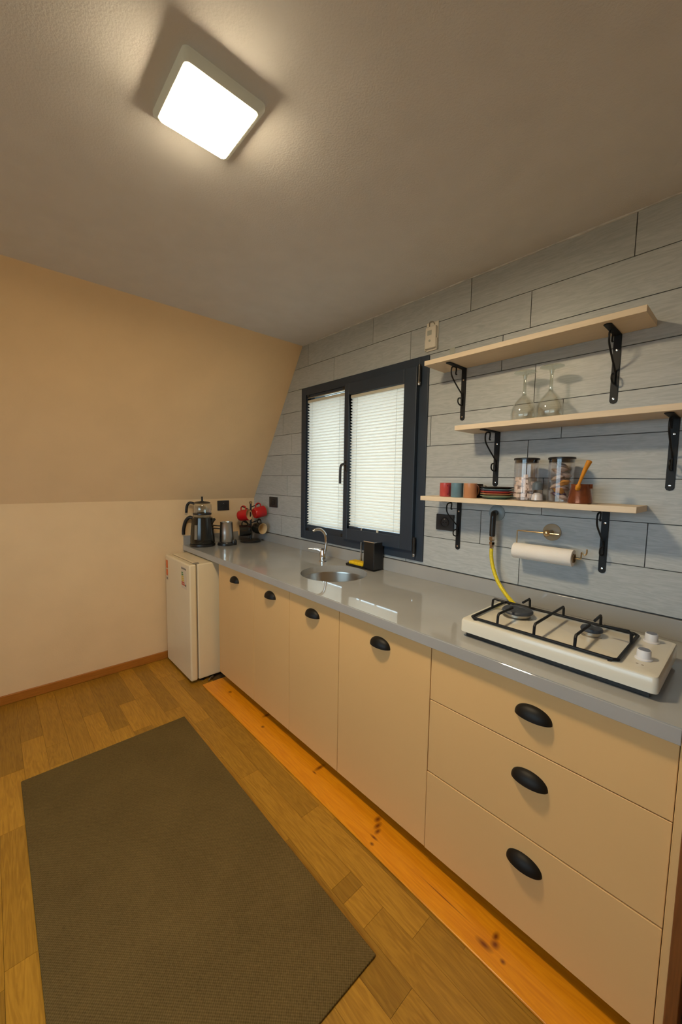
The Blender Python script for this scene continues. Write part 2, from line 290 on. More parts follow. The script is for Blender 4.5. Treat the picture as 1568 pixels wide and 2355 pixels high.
mb = MB()
for a in (VX0, (VX0 + VX1) / 2 - 0.03, VX1 - 0.06): mb.box(a, a + 0.06, YF - 0.08, YF - 0.02, VZ0, VZ1)
mb.box(VX0, VX1, YF - 0.08, YF - 0.02, VZ0, VZ0 + 0.06).box(VX0, VX1, YF - 0.08, YF - 0.02, VZ1 - 0.06, VZ1)
obj('frame', mb, M['frame'], w2)
for a, b in ((VX0 + 0.06, (VX0 + VX1) / 2 - 0.03), ((VX0 + VX1) / 2 + 0.03, VX1 - 0.06)): obj('pane', MB().box(a, b, YF - 0.052, YF - 0.048, VZ0 + 0.06, VZ1 - 0.06), M['pane'], w2)
# tiles: rows of 0.16 m planks about 0.635 m long, each its own object
zrows = [0.88, 0.9558, 1.1175, 1.2794, 1.4379, 1.6016, 1.7596, 1.9209, 2.0781, 2.2303, ZC]
joint = [2.10, 2.347, 2.155, 2.428, 2.357, 2.486, 2.37, 2.22, 2.337, 2.053]
TL = 0.636; G = 0.0016
def clip_slope(p):      # keep the part of an (x, z) polygon right of / below the sloping roof line
    def side(q): return (q[0] - 0.0) * (ZC - ZK) - (q[1] - ZK) * XS - 0.002
    out = []
    for i in range(len(p)):
        a, b = p[i], p[(i + 1) % len(p)]; sa, sb = side(a), side(b)
        if sa >= 0: out.append(a)
        if sa * sb < 0: t = sa / (sa - sb); out.append((a[0] + (b[0] - a[0]) * t, a[1] + (b[1] - a[1]) * t))
    return out
for r in range(1, len(zrows) - 1):
    z0, z1 = zrows[r] + G, zrows[r + 1] - G
    k = -5
    while joint[r] + k * TL < 3.5:
        x0, x1 = max(joint[r] + k * TL + G, 0.002), joint[r] + (k + 1) * TL - G; k += 1
        if x1 < 0.02: continue
        rects = [(x0, x1, z0, z1)]
        if x1 > WX0 and x0 < WX1 and z1 > WZ0 and z0 < WZ1:
            rects = []
            if x0 < WX0: rects.append((x0, WX0, z0, z1))
            if x1 > WX1: rects.append((WX1, x1, z0, z1))
            xa, xb = max(x0, WX0), min(x1, WX1)
            if z0 < WZ0: rects.append((xa, xb, z0, WZ0))
            if z1 > WZ1: rects.append((xa, xb, WZ1, z1))
        mb = MB()
        d = random.uniform(0.0045, 0.0058)
        for (a, b, c, e) in rects:
            if b - a < 0.004: continue
            p = clip_slope([(a, c), (b, c), (b, e), (a, e)])
            if len(p) >= 3: mb.prism(p, -d, 0.0005)
        if mb.f: obj('tile', mb, M['tile'], wall)
# floor strips: each its own object
y_edges = [-0.655 - 0.0938 * i for i in range(19)]
fixed = {0: [0.35, 1.30, 1.95, 2.55], 1: [0.42, 1.09, 1.856, 2.43, 2.9], 2: [0.30, 0.952, 1.50, 2.155, 2.215, 2.31, 2.85], 3: [0.726, 1.3, 1.9, 2.5], 4: [0.46, 1.0, 1.6, 2.2, 2.75], 5: [0.47, 0.80, 1.4, 2.0, 2.6],
         6: [0.72, 1.35, 1.9, 2.45], 7: [0.47, 1.05, 1.6, 2.2], 8: [0.9, 1.45, 2.1], 9: [0.644, 0.824, 1.5, 2.1], 10: [0.51, 1.1, 1.7, 2.3], 11: [0.75, 1.14, 1.7, 2.3], 12: [0.4, 1.13, 1.75, 2.35]}
for i in range(len(y_edges) - 1):
    js = fixed.get(i) or [random.uniform(0.3, 0.7) + 0.55 * q for q in range(5)]
    xs = [0.0] + js + [3.3]
    for a, b in zip(xs[:-1], xs[1:]):
        obj('floor_strip', MB().box(a + 0.0004, b - 0.0004, y_edges[i + 1] + 0.0004, y_edges[i] - 0.0004, -0.006, 0.0), M['strip'], floor)
obj('floor_strip', MB().box(0.0, XR, YF, y_edges[-1], -0.006, 0.0), M['strip'], floor)
obj('floor_strip', MB().box(3.3, XR, y_edges[-1], 0.0, -0.006, 0.0), M['strip'], floor)
structure('baseboard_left', 'brown wooden skirting along the cream left wall', MB().box(0.0, 0.015, YF, -0.08, 0.0, 0.057), M['skirting'], 'skirting', bevel=0.004)
# caulk between tiles and ceiling: a slightly uneven bead
mb = MB(); pts = []; x = XS + 0.01
while x < 3.5: pts.append((x, -0.006, ZC - 0.002 + random.uniform(-0.0012, 0.0012))); x += 0.06
mb.tube(pts, 0.004, 6, rs=[random.uniform(0.0025, 0.0055) for _ in pts])
structure('trim_1', 'uneven white caulk line between tiled wall and ceiling', mb, M['caulk'], 'caulk')
# ------------------------------------------------------------------ window
FX0, FX1, FZ0, FZ1 = 0.717, 1.831, 0.973, 2.075
def ring(x0, x1, z0, z1, w, y0, y1, wr=None, wt=None, wb=None, wl=None):
    wl = wl or w; wr = wr or w; wt = wt or w; wb = wb or w
    return MB().box(x0, x0 + wl, y0, y1, z0, z1).box(x1 - wr, x1, y0, y1, z0, z1).box(x0 + wl, x1 - wr, y0, y1, z0, z0 + wb).box(x0 + wl, x1 - wr, y0, y1, z1 - wt, z1)
win = thing('window_1', 'two-part window in an anthracite frame above the sink', 'window', (1.27, 0.0, FZ0)); win['kind'] = 'structure'
o = obj('frame', ring(FX0, FX1, FZ0, FZ1, 0.055, -0.016, 0.07, wb=0.06, wt=0.055), M['frame'], win, bevel=0.003)
o = obj('mullion', MB().box(1.183, 1.245, -0.015, 0.07, FZ0 + 0.05, FZ1 - 0.05), M['frame'], win, bevel=0.003)
o = obj('glazing_bead', ring(0.768, 1.187, 1.03, 2.022, 0.012, -0.006, 0.03, wb=0.035, wt=0.022), M['frame'], win, bevel=0.002)
cas = obj('casement', ring(1.212, 1.774, 1.027, 2.026, 0.05, -0.038, 0.03, wr=0.086, wb=0.072, wt=0.072, wl=0.036), M['frame'], win, bevel=0.004)
obj('pane', MB().box(1.24, 1.70, 0.026, 0.029, 1.08, 1.97), M['pane'], cas)
obj('pane', MB().box(0.775, 1.187, 0.033, 0.036, 1.04, 2.01), M['pane'], win)
hd = obj('handle', MB().box(1.226, 1.250, -0.048, -0.038, 1.47, 1.54), M['blackp'], win, bevel=0.004)
obj('lever', MB().tube(smooth_path([(1.238, -0.048, 1.515), (1.238, -0.075, 1.512), (1.232, -0.085, 1.49), (1.230, -0.085, 1.39)]), 0.008, 10), M['blackp'], hd, smooth=True)
for z in (1.985, 1.06):
    h = obj('hinge', MB().lathe((1.786, -0.033, z - 0.045), [(0.0085, 0), (0.0085, 0.09)], 14), M['blackp'], win, smooth=True)
    obj('hinge_pin', MB().lathe((1.786, -0.033, z - 0.062), [(0.006, 0), (0.0075, 0.004), (0.0075, 0.017)], 12), M['chrome'], h, smooth=True)
def blind(x0, x1, z0, z1, y, label, toprail, n=44):
    t = thing('pleated_blind', label, 'blind', ((x0 + x1) / 2, y, z0), 'pleated blinds in the window')
    mb = MB(); zt = z1 - 0.018; zb = z0 + 0.004
    pr = [(y + (0.010 if i % 2 else -0.010), zb + (zt - zb) * i / (2 * n)) for i in range(2 * n + 1)]
    for a, b in zip(pr[:-1], pr[1:]): mb.poly([(x0, a[0], a[1]), (x1, a[0], a[1]), (x1, b[0], b[1]), (x0, b[0], b[1])])
    obj('pleated_fabric', mb, M['blind'], t)
    obj('head_rail', MB().box(x0, x1, y - 0.009, y + 0.009, zt, z1), M['rail'], t, bevel=0.002)
    obj('bottom_rail', MB().box(x0, x1, y - 0.009, y + 0.009, z0 - 0.022, z0), M['frame'], t, bevel=0.002)
    if toprail: obj('tension_rail', MB().box(x0, x1, y - 0.010, y + 0.008, z1 + 0.012, z1 + 0.020), M['steel'], t, bevel=0.002)
    for q in (0.13, 0.86): obj('cord', MB().tube([(x0 + (x1 - x0) * q, y - 0.0075, z0), (x0 + (x1 - x0) * q, y - 0.0075, z1)], 0.0009, 6), M['cord'], t)
    for cx in (x0 + 0.012, x1 - 0.012):
        for cz in (z0 - 0.045, z1 + 0.022): obj('clip', MB().box(cx - 0.011, cx + 0.011, y - 0.016, y + 0.004, cz, cz + 0.022), M['blackp'], t, bevel=0.003)
    return t
blind(0.778, 1.183, 1.075, 1.985, 0.004, 'white pleated blind glowing in the left, fixed half of the window', True)
b2 = blind(1.249, 1.687, 1.112, 1.952, -0.012, 'white pleated blind in the right, opening half of the window', False)
obj('pull_tab', MB().box(1.50, 1.513, -0.030, -0.020, 1.085, 1.115), M['rail'], b2, bevel=0.002)
# ------------------------------------------------------------------ worktop, sink, cabinets
CT, CB, CF = 0.88, 0.84, -0.636
wt_ = thing('worktop', 'long grey quartz worktop running under the window to the hob', 'worktop', (1.49, -0.3, CB))
SX, SY, SR = 1.432, -0.305, 0.192
mb = MB(); N = 64; h = 0.26
def sq(i):
    a = 2 * math.pi * i / N; c, s_ = math.cos(a), math.sin(a); k = h / max(abs(c), abs(s_)); return (SX + c * k, SY + s_ * k)
for i in range(N):
    a0, a1 = 2 * math.pi * i / N, 2 * math.pi * (i + 1) / N
    c0, c1 = (SX + SR * math.cos(a0), SY + SR * math.sin(a0)), (SX + SR * math.cos(a1), SY + SR * math.sin(a1)); s0, s1 = sq(i), sq(i + 1)
    mb.poly([(*c0, CT), (*s0, CT), (*s1, CT), (*c1, CT)]); mb.poly([(*c0, CB), (*c1, CB), (*s1, CB), (*s0, CB)]); mb.poly([(*c0, CT), (*c1, CT), (*c1, CB), (*c0, CB)])
XE = 2.979; y0s, y1s, x0s, x1s = SY - h, SY + h, SX - h, SX + h
for (a, b, c, d) in ((0.0, x0s, CF, 0.0), (x1s, XE, CF, 0.0), (x0s, x1s, CF, y0s), (x0s, x1s, y1s, 0.0)):
    for z in (CT, CB): mb.poly([(a, c, z), (b, c, z), (b, d, z), (a, d, z)])
mb.poly([(0, CF, CB), (XE, CF, CB), (XE, CF, CT), (0, CF, CT)]); mb.poly([(0, 0, CB), (XE, 0, CB), (XE, 0, CT), (0, 0, CT)])
mb.poly([(0, CF, CB), (0, 0, CB), (0, 0, CT), (0, CF, CT)]); mb.poly([(XE, CF, CB), (XE, 0, CB), (XE, 0, CT), (XE, CF, CT)])
obj('slab', mb, M['stone'], wt_)
obj('front_edge', MB().box(0.0, XE, CF - 0.003, CF, CB, CT - 0.002), M['stone'], wt_, bevel=0.0012, seg=1)
tag(obj('upstand', MB().box(0.0005, XE, -0.018, -0.0065, CT, 0.953), M['stone'], bevel=0.0015, origin=(1.49, -0.01, CT)), 'long grey quartz upstand along the foot of the tiled wall', 'upstand')
tag(obj('upstand', MB().box(0.0005, 0.018, CF, -0.0185, CT, 0.953), M['stone'], bevel=0.0015, origin=(0.01, -0.33, CT)), 'short grey quartz upstand against the cream left wall behind the kettle', 'upstand')
snk = thing('sink', 'round brushed steel sink bowl set under the grey worktop', 'sink', (SX, SY, 0.70))
obj('bowl', MB().lathe((SX, SY, 0.84), [(SR + 0.02, -0.001), (SR + 0.002, -0.001), (SR, -0.01), (SR - 0.006, -0.11), (SR - 0.03, -0.145), (0.03, -0.155), (0.03, -0.158), (SR - 0.03, -0.149), (SR - 0.002, -0.112), (SR + 0.004, -0.006), (SR + 0.02, -0.006)], 64, cap0=False, cap1=False), M['steel'], snk, smooth=True)
obj('drain', MB().lathe((SX, SY, 0.683), [(0.001, 0.004), (0.02, 0.002), (0.036, 0.004), (0.034, -0.004)], 28), M['chrome'], snk, smooth=True)
def cup_handle(cx, y, cz, parent, w=0.104, hh=0.037, d=0.028):
    """cup pull: quarter-ellipsoid hood open below, with a thin flange"""
    mb = MB(); n, k = 20, 8; rows = []
    for inner in (0, 1):
        t = 0.0025 * inner; g = []
        for j in range(k + 1):
            b = math.pi / 2 * j / k; row = []
            for i in range(n + 1):
                a = math.pi * i / n
                X = (w / 2 - t) * math.cos(a); q = math.sin(a)
                row.append((cx + X, y - max((d - t) * q * math.cos(b), 0.0) , cz - 0.013 + max((hh - t) * q ** 0.85 * math.sin(b), 0)))
            g.append(row)
        rows.append(g)
    for inner, g in enumerate(rows):
        for j in range(k):
            for i in range(n): mb.poly([g[j][i], g[j][i + 1], g[j + 1][i + 1], g[j + 1][i]])
    for i in range(n): mb.poly([rows[0][0][i], rows[0][0][i + 1], rows[1][0][i + 1], rows[1][0][i]])
    return obj('handle', mb, M['black'], parent, smooth=True)
DF, DB = -0.614, -0.596
xs = [0.589, 1.0605, 1.431, 1.8207, 2.3089]
desc = ['cream base cabinet next to the small fridge, first of the door cabinets', 'cream base cabinet left of the sink, second from the fridge', 'cream base cabinet below the sink, third from the fridge', 'wide cream base cabinet right of the sink beside the drawers']
for i in range(4):
    x0, x1 = xs[i], xs[i + 1]
    t = thing('base_cabinet', desc[i], 'cabinet', ((x0 + x1) / 2, -0.3, 0.022), 'cream door cabinets under the worktop')
    top = 0.66 if i in (1, 2) else CB - 0.003      # sink cabinets are open at the top
    obj('body', MB().box(x0 + 0.0005, x1 - 0.0005, DB + 0.0005, -0.05, 0.07, top), M['carcass'], t)
    if i in (1, 2): obj('top_rail', MB().box(x0 + 0.001, x1 - 0.001, DB + 0.001, DB + 0.02, 0.66, CB - 0.003), M['carcass'], t)
    dr = obj('door', MB().box(x0 + 0.0012, x1 - 0.0012, DF, DB, 0.062, CB - 0.004), M['cabinet'], t, bevel=0.0012, seg=1)
    cup_handle((x0 + x1) / 2 + 0.004, DF, 0.766, dr)
    for lx in (x0 + 0.05, x1 - 0.05): obj('leg', MB().lathe((lx, -0.35, 0.0), [(0.022, 0), (0.022, 0.006), (0.015, 0.012), (0.015, 0.07)], 12), M['blackp'], t, smooth=True)
x0, x1 = 2.3089, 2.977
t = thing('drawer_cabinet', 'cream three-drawer base cabinet below the gas hob', 'cabinet', ((x0 + x1) / 2, -0.3, 0.022))
obj('body', MB().box(x0 + 0.0005, x1 - 0.0005, DB + 0.0005, -0.05, 0.07, CB - 0.003), M['carcass'], t)
for (za, zb, hz) in ((0.6395, CB - 0.004, 0.752), (0.3665, 0.6365, 0.552), (0.062, 0.3635, 0.287)):
    dr = obj('drawer', MB().box(x0 + 0.0015, x1 - 0.001, DF - (0.002 if za < 0.1 else 0), DB, za, zb), M['cabinet'], t, bevel=0.0012, seg=1)
    cup_handle(2.660, DF - (0.002 if za < 0.1 else 0), hz, dr)
for lx in (x0 + 0.05, x1 - 0.05): obj('leg', MB().lathe((lx, -0.35, 0.0), [(0.022, 0), (0.022, 0.006), (0.015, 0.012), (0.015, 0.07)], 12), M['blackp'], t, smooth=True)
tag(obj('end_panel', MB().box(2.978, 2.994, -0.622, -0.03, 0.0, CB - 0.001), M['cabinet'], bevel=0.001, seg=1, origin=(2.986, -0.3, 0)), 'narrow cream end panel closing the drawer cabinet on the right', 'panel')
tag(obj('wooden_end_board', MB().box(2.9945, 3.018, -0.640, -0.03, 0.0, CB + 0.03), M['endwood'], bevel=0.002, origin=(3.006, -0.3, 0)), 'dark brown wooden board standing right of the cream end panel', 'board')
tag(obj('plinth_board', MB().box(0.585, 2.976, -0.738, -0.45, 0.0002, 0.0085), M['pine'], bevel=0.003, seg=2, origin=(0, 0, 0)), 'varnished orange pine board with knots lying along the foot of the cabinets', 'board')
# ------------------------------------------------------------------ fridge
fr = thing('mini_fridge', 'small white under-counter fridge in the corner by the left wall', 'fridge', (0.29, -0.45, 0.0))
FXa, FXb = 0.055, 0.532
obj('cabinet_body', MB().box(FXa, FXb, -0.737, -0.17, 0.022, 0.832), M['fridge'], fr, bevel=0.008, seg=3)
obj('gasket', MB().box(FXa + 0.008, FXb - 0.008, -0.744, -0.737, 0.03, 0.825), M['gasket'], fr)
door = obj('door', MB().box(FXa, FXb, -0.792, -0.744, 0.02, 0.832), M['fridge'], fr, bevel=0.012, seg=3)
obj('hinge_cap', MB().box(FXb - 0.035, FXb - 0.010, -0.760, -0.720, 0.832, 0.838), M['gasket'], fr, bevel=0.002)
lb = obj('sticker', MB().box(0.075, 0.118, -0.7928, -0.792, 0.645, 0.798), M['stickerwhite'], door); lb['label'] = 'orange and white sticker'
obj('sticker_print', MB().box(0.076, 0.117, -0.7932, -0.7928, 0.735, 0.796), M['orangesticker'], door)
obj('sticker_print', MB().box(0.078, 0.115, -0.7932, -0.7928, 0.680, 0.728), M['orangesticker'], door)
obj('sticker_print', MB().box(0.084, 0.112, -0.7932, -0.7928, 0.650, 0.667), M['gasket'], door)
lb = obj('energy_label', MB().box(0.385, 0.478, -0.7928, -0.792, 0.652, 0.805), M['stickerwhite'], door); lb['label'] = 'energy label with coloured bars'
for k in range(7):
    c = ('sgreen', 'sgreen', 'syellow', 'syellow', 'syellow', 'sred', 'sred')[k]
    obj('label_bar', MB().prism([(0.391, 0.765 - 0.0135 * k), (0.415 + 0.005 * k, 0.765 - 0.0135 * k), (0.420 + 0.005 * k, 0.7605 - 0.0135 * k), (0.415 + 0.005 * k, 0.755 - 0.0135 * k), (0.391, 0.755 - 0.0135 * k)], -0.7932, -0.7928), M[c], door)
obj('label_bar', MB().box(0.388, 0.475, -0.7932, -0.7928, 0.785, 0.797), M['gasket'], door)
obj('label_bar', MB().box(0.457, 0.474, -0.7932, -0.7928, 0.672, 0.686), M['blackp'], door)
for px, py in ((0.08, -0.70), (0.50, -0.70), (0.08, -0.22), (0.50, -0.22)): obj('foot', MB().lathe((px, py, 0), [(0.018, 0), (0.018, 0.008), (0.010, 0.012), (0.010, 0.03)], 14), M['blackp'], fr, smooth=True)
mb = MB(); rg = random.Random(3)
rings = []
for k in range(9):
    t = k / 8; a = []
    for q in range(10):
        an = 2 * math.pi * q / 10; rr0 = 0.013 * math.sin(math.pi * (0.08 + 0.84 * t)) * rg.uniform(0.55, 1.2)
        a.append((0.545 + 0.045 * (t - .5) + rg.uniform(-.002, .002), -0.660 - 0.055 * (t - .5) + rr0 * math.cos(an), max(0.0005, 0.011 + rr0 * 0.85 * math.sin(an))))
    rings.append(a)
mb.rings(rings)
tag(obj('plastic_scrap', mb, M['alu'], origin=(0.545, -0.66, 0)), 'small crumpled pale scrap on the floor between fridge and pine board', 'scrap')
# ------------------------------------------------------------------ rug
tag(obj('rug', MB().box(0.854, 2.384, -1.703, -0.959, 0.0003, 0.008), M['rug'], bevel=0.003, origin=(1.62, -1.33, 0)), 'rectangular grey-brown woven rug lying on the laminate floor', 'rug')
# ------------------------------------------------------------------ ceiling lamp
lp = thing('ceiling_lamp', 'square glowing ceiling lamp with a slim frame', 'lamp', (2.0, -1.273, ZC))
def rr(cx, cy, hx, hy, r, z, n=6):
    out = []
    for (sx, sy, a0) in ((1, 1, 0), (-1, 1, 90), (-1, -1, 180), (1, -1, 270)):
        for k in range(n + 1):
            a = math.radians(a0 + 90 * k / n); out.append((cx + sx * (hx - r) + r * math.cos(a), cy + sy * (hy - r) + r * math.sin(a), z))
    return out
LX, LY = 2.000, -1.274
LX2, LY2 = 2.026, -1.288
obj('frame', MB().rings([rr(LX, LY, 0.116, 0.107, 0.014, ZC), rr(LX, LY, 0.116, 0.107, 0.014, ZC - 0.008), rr(LX2, LY2, 0.0985, 0.094, 0.012, ZC - 0.042), rr(LX2, LY2, 0.0955, 0.091, 0.011, ZC - 0.043)]), M['lampbase'], lp, smooth=True)
obj('diffuser', MB().rings([rr(LX2, LY2, 0.095, 0.0905, 0.011, ZC - 0.0432), rr(LX2, LY2, 0.0945, 0.090, 0.011, ZC - 0.046), rr(LX2, LY2, 0.090, 0.0855, 0.010, ZC - 0.048)]), M['lamp'], lp)
# ------------------------------------------------------------------ sockets, remote, gas pipe, paper holder
def socket(axis, a0, a1, z0, z1, label):
    """square schuko plate on the tiled wall (axis y) or on the left wall (axis x)"""
    ca, cz, r = (a0 + a1) / 2, (z0 + z1) / 2, min(a1 - a0, z1 - z0) / 2
    base = -0.0055 if axis == 'y' else 0.0
    t = thing('wall_socket', label, 'socket', (ca, base, cz) if axis == 'y' else (base, ca, cz), 'black wall sockets')
    P = (lambda a, d, z: (a, base - d, z)) if axis == 'y' else (lambda a, d, z: (base + d, a, z))
    def bx(x0, x1, d0, d1, zz0, zz1):
        p, q = P(x0, d0, zz0), P(x1, d1, zz1); return MB().box(min(p[0], q[0]), max(p[0], q[0]), min(p[1], q[1]), max(p[1], q[1]), zz0, zz1)
    obj('plate', bx(a0, a1, 0, 0.009, z0, z1), M['socket'], t, bevel=0.003)
    ax = (0, -1, 0) if axis == 'y' else (1, 0, 0)
    obj('socket_well', MB().lathe(P(ca, 0.0085, cz), [(r * 0.62, 0), (r * 0.62, 0.003), (r * 0.5, 0.003), (r * 0.48, 0.0004), (0.0005, 0.0004)], 28, axis=ax), M['blackp'], t, smooth=True)
    for k in (-1, 1): obj('pin_hole', MB().lathe(P(ca + k * r * 0.2, 0.009, cz), [(0.003, 0), (0.003, 0.0012)], 10, axis=ax), M['black'], t)
    obj('earth_clip', bx(ca - 0.003, ca + 0.003, 0.009, 0.0125, cz + r * 0.36, cz + r * 0.46), M['steel'], t)
    return t
socket('y', 1.910, 2.014, 1.163, 1.246, 'black wall socket right of the window, under the lowest shelf')
socket('y', 0.268, 0.386, 1.176, 1.262, 'black wall socket on the tiles left of the window')
socket('x', -0.350, -0.246, 1.140, 1.223, 'black wall socket on the cream left wall above the steel coffee pot')
t = thing('remote_control', 'white remote control in its holder high beside the window', 'remote', (1.845, -0.006, 2.1))
obj('body', MB().box(1.812, 1.876, -0.030, -0.012, 2.103, 2.212), M['white'], t, bevel=0.005)
obj('holder', MB().box(1.808, 1.880, -0.012, -0.0055, 2.095, 2.238).box(1.808, 1.812, -0.026, -0.012, 2.095, 2.15).box(1.876, 1.880, -0.026, -0.012, 2.095, 2.15), M['white'], t, bevel=0.001, seg=1)
obj('display', MB().box(1.826, 1.852, -0.0306, -0.030, 2.168, 2.192), M['patch'], t)
obj('button', MB().lathe((1.841, -0.030, 2.14), [(0.006, 0), (0.006, 0.0012)], 14, axis=(0, -1, 0)), M['patch'], t)
obj('hook', MB().tube(smooth_path([(1.826, -0.012, 2.215), (1.830, -0.02, 2.235), (1.850, -0.02, 2.236), (1.858, -0.012, 2.222)]), 0.002, 8), M['gasket'], t, smooth=True)
tag(obj('adhesive_patch', MB().box(1.948, 1.978, -0.0068, -0.0056, 2.052, 2.082), M['patch'], bevel=0.0005, seg=1, origin=(1.963, -0.006, 2.067)), 'small square of dried glue on the tile just above the top shelf', 'glue patch')
gp = thing('gas_connection', 'yellow gas hose hanging from the wall outlet down behind the hob', 'gas hose', (2.245, -0.006, 1.275))
obj('wall_flange', MB().lathe((2.234, -0.0055, 1.274), [(0.037, 0), (0.037, 0.004), (0.031, 0.010), (0.016, 0.012)], 32, axis=(0, -1, 0)), M['flange'], gp, smooth=True)
obj('elbow_pipe', MB().tube(smooth_path([(2.234, -0.010, 1.274), (2.236, -0.040, 1.275), (2.242, -0.058, 1.266), (2.242, -0.060, 1.235), (2.242, -0.060, 1.172)]), 0.0125, 14), M['blackp'], gp, smooth=True)
obj('fitting', MB().lathe((2.242, -0.060, 1.112), [(0.008, 0), (0.010, 0.004), (0.010, 0.018), (0.013, 0.020), (0.013, 0.032), (0.009, 0.036), (0.014, 0.040), (0.014, 0.056), (0.010, 0.062)], 6), M['chrome'], gp)
obj('hose', MB().tube(smooth_path([(2.242, -0.060, 1.118), (2.243, -0.061, 1.08), (2.256, -0.066, 1.03), (2.286, -0.078, 0.975), (2.335, -0.100, 0.93), (2.39, -0.135, 0.905), (2.43, -0.20, 0.918), (2.45, -0.232, 0.918)]), 0.0085, 12), M['yellow'], gp, smooth=True)
ph = thing('paper_towel_holder', 'brass wire paper towel holder screwed to the tiles', 'holder', (2.47, -0.006, 1.19))
obj('wall_disc', MB().lathe((2.475, -0.0055, 1.211), [(0.036, 0), (0.036, 0.003), (0.030, 0.006), (0.010, 0.008), (0.008, 0.05)], 32, axis=(0, -1, 0)), M['tan'], ph, smooth=True)
obj('knob', MB().lathe((2.475, -0.055, 1.211), [(0.002, -0.006), (0.009, -0.003), (0.0145, 0.005), (0.0145, 0.011), (0.009, 0.019), (0.002, 0.0215)], 24, axis=(0, -1, 0)), M['brass'], ph, smooth=True)
YP = -0.066
obj('wire', MB().tube([(2.522, YP, 1.211), (2.360, YP, 1.211), (2.357, YP, 1.209), (2.356, YP, 1.205), (2.356, YP, 1.130), (2.358, YP, 1.126), (2.362, YP, 1.124), (2.600, YP, 1.124), (2.604, YP, 1.126), (2.605, YP, 1.130), (2.605, YP, 1.150), (2.607, YP, 1.153), (2.611, YP, 1.146), (2.616, YP, 1.142), (2.621, YP, 1.145), (2.623, YP, 1.152), (2.623, YP, 1.166)], 0.0028, 8), M['brass'], ph, smooth=True)
pr_ = thing('paper_towel_roll', 'white roll of kitchen paper on the brass holder', 'paper roll', (2.46, YP, 1.124))
mb = MB().lathe((2.348, YP, 1.124), [(0.018, 0), (0.0325, 0.0), (0.0335, 0.004), (0.0335, 0.226), (0.0325, 0.23), (0.018, 0.23), (0.018, 0.0)], 40, axis=(1, 0, 0), cap0=False, cap1=False)
obj('paper', mb, M['paper'], pr_, smooth=True)
obj('core', MB().lathe((2.347, YP, 1.124), [(0.0175, 0), (0.0175, 0.236), (0.0155, 0.236), (0.0155, 0), (0.0175, 0)], 32, axis=(1, 0, 0), cap0=False, cap1=False), M['card'], pr_, smooth=True)
# ------------------------------------------------------------------ shelves with scroll brackets
def shelf(x0, x1, z, label, brs):
    o = tag(obj('wall_shelf', MB().box(x0, x1, -0.179, -0.006, z, z + 0.0215), M['shelf'], bevel=0.001, seg=1, origin=((x0 + x1) / 2, -0.09, z)), label, 'shelf')
    for bx_, lab in brs:
        t = thing('shelf_bracket', lab, 'bracket', (bx_, -0.0055, z), 'black scroll shelf brackets')
        w = 0.0125; y = -0.0055
        pts = [(y - 0.004, z - 0.0005 - 0.004 * 0)]
        obj('wall_strip', MB().prism([(bx_ - w, z - 0.002), (bx_ + w, z - 0.002), (bx_ + w, z - 0.240), (bx_ + w * 0.7, z - 0.247), (bx_, z - 0.250), (bx_ - w * 0.7, z - 0.247), (bx_ - w, z - 0.240)], y - 0.0035, y), M['iron'], t, bevel=0.0008, seg=1)
        obj('shelf_strip', MB().prism([(bx_ - w, y), (bx_ + w, y), (bx_ + w, -0.150), (bx_ + w * 0.7, -0.155), (bx_, -0.158), (bx_ - w * 0.7, -0.155), (bx_ - w, -0.150)], z - 0.0038, z - 0.0002, axis='z'), M['iron'], t, bevel=0.0008, seg=1)
        sc = [(.068, .038), (.076, .036), (.073, .020), (.074, .008), (.090, .0065), (.110, .012), (.116, .030), (.107, .055), (.060, .092), (.012, .126), (.009, .150), (.011, .174), (.035, .173), (.048, .162), (.044, .146), (.026, .142)]
        obj('scroll', MB().tube(smooth_path([(bx_, y - a, z - b - 0.003) for a, b in sc], 5), 0.0033, 8), M['iron'], t, smooth=True)
        for d in (0.055, 0.232): obj('screw', MB().lathe((bx_, y - 0.0034, z - d), [(0.0045, 0), (0.004, 0.0014), (0.0008, 0.002)], 12, axis=(0, -1, 0)), M['chrome'], t, smooth=True)
    return o
shelf(1.921, 2.770, 1.967, 'topmost pale wooden wall shelf, empty', [(2.034, 'black scroll bracket at the left end of the topmost shelf'), (2.658, 'black scroll bracket at the right end of the topmost shelf')])
shelf(2.098, 3.060, 1.647, 'middle pale wooden wall shelf with two upturned glasses', [(2.218, 'black scroll bracket at the left end of the middle shelf'), (2.842, 'black scroll bracket at the right end of the middle shelf')])
shelf(1.924, 2.785, 1.322, 'lowest pale wooden wall shelf holding cups, plates and jars', [(2.038, 'black scroll bracket left under the lowest shelf, beside the socket'), (2.662, 'black scroll bracket right under the lowest shelf, beside the paper roll')])
S3, S2 = 1.3436, 1.6686
# wine glasses upside down
def wine_glass(x, y, label):
    t = thing('wine_glass', label, 'glass', (x, y, S2), 'upturned wine glasses on the middle shelf')
    obj('bowl', MB().lathe((x, y, S2), [(0.043, 0), (0.048, 0.012), (0.050, 0.032), (0.047, 0.055), (0.036, 0.082), (0.018, 0.103), (0.006, 0.115), (0.003, 0.113), (0.016, 0.100), (0.034, 0.080), (0.0455, 0.054), (0.0485, 0.032), (0.0465, 0.012), (0.0418, 0)], 40, cap0=False, cap1=False), M['glass'], t, smooth=True)
    obj('stem', MB().lathe((x, y, S2), [(0.009, 0.111), (0.0066, 0.125), (0.0062, 0.175), (0.010, 0.193)], 16, cap0=False, cap1=False), M['stemglass'], t, smooth=True)
    obj('foot', MB().lathe((x, y, S2), [(0.010, 0.193), (0.022, 0.1985), (0.042, 0.2015), (0.0435, 0.203), (0.042, 0.2045), (0.001, 0.2045)], 40, cap0=False), M['stemglass'], t, smooth=True)
wine_glass(2.362, -0.085, 'clear wine glass upside down, left of the pair on the middle shelf')
wine_glass(2.468, -0.095, 'clear wine glass upside down, right of the pair on the middle shelf')
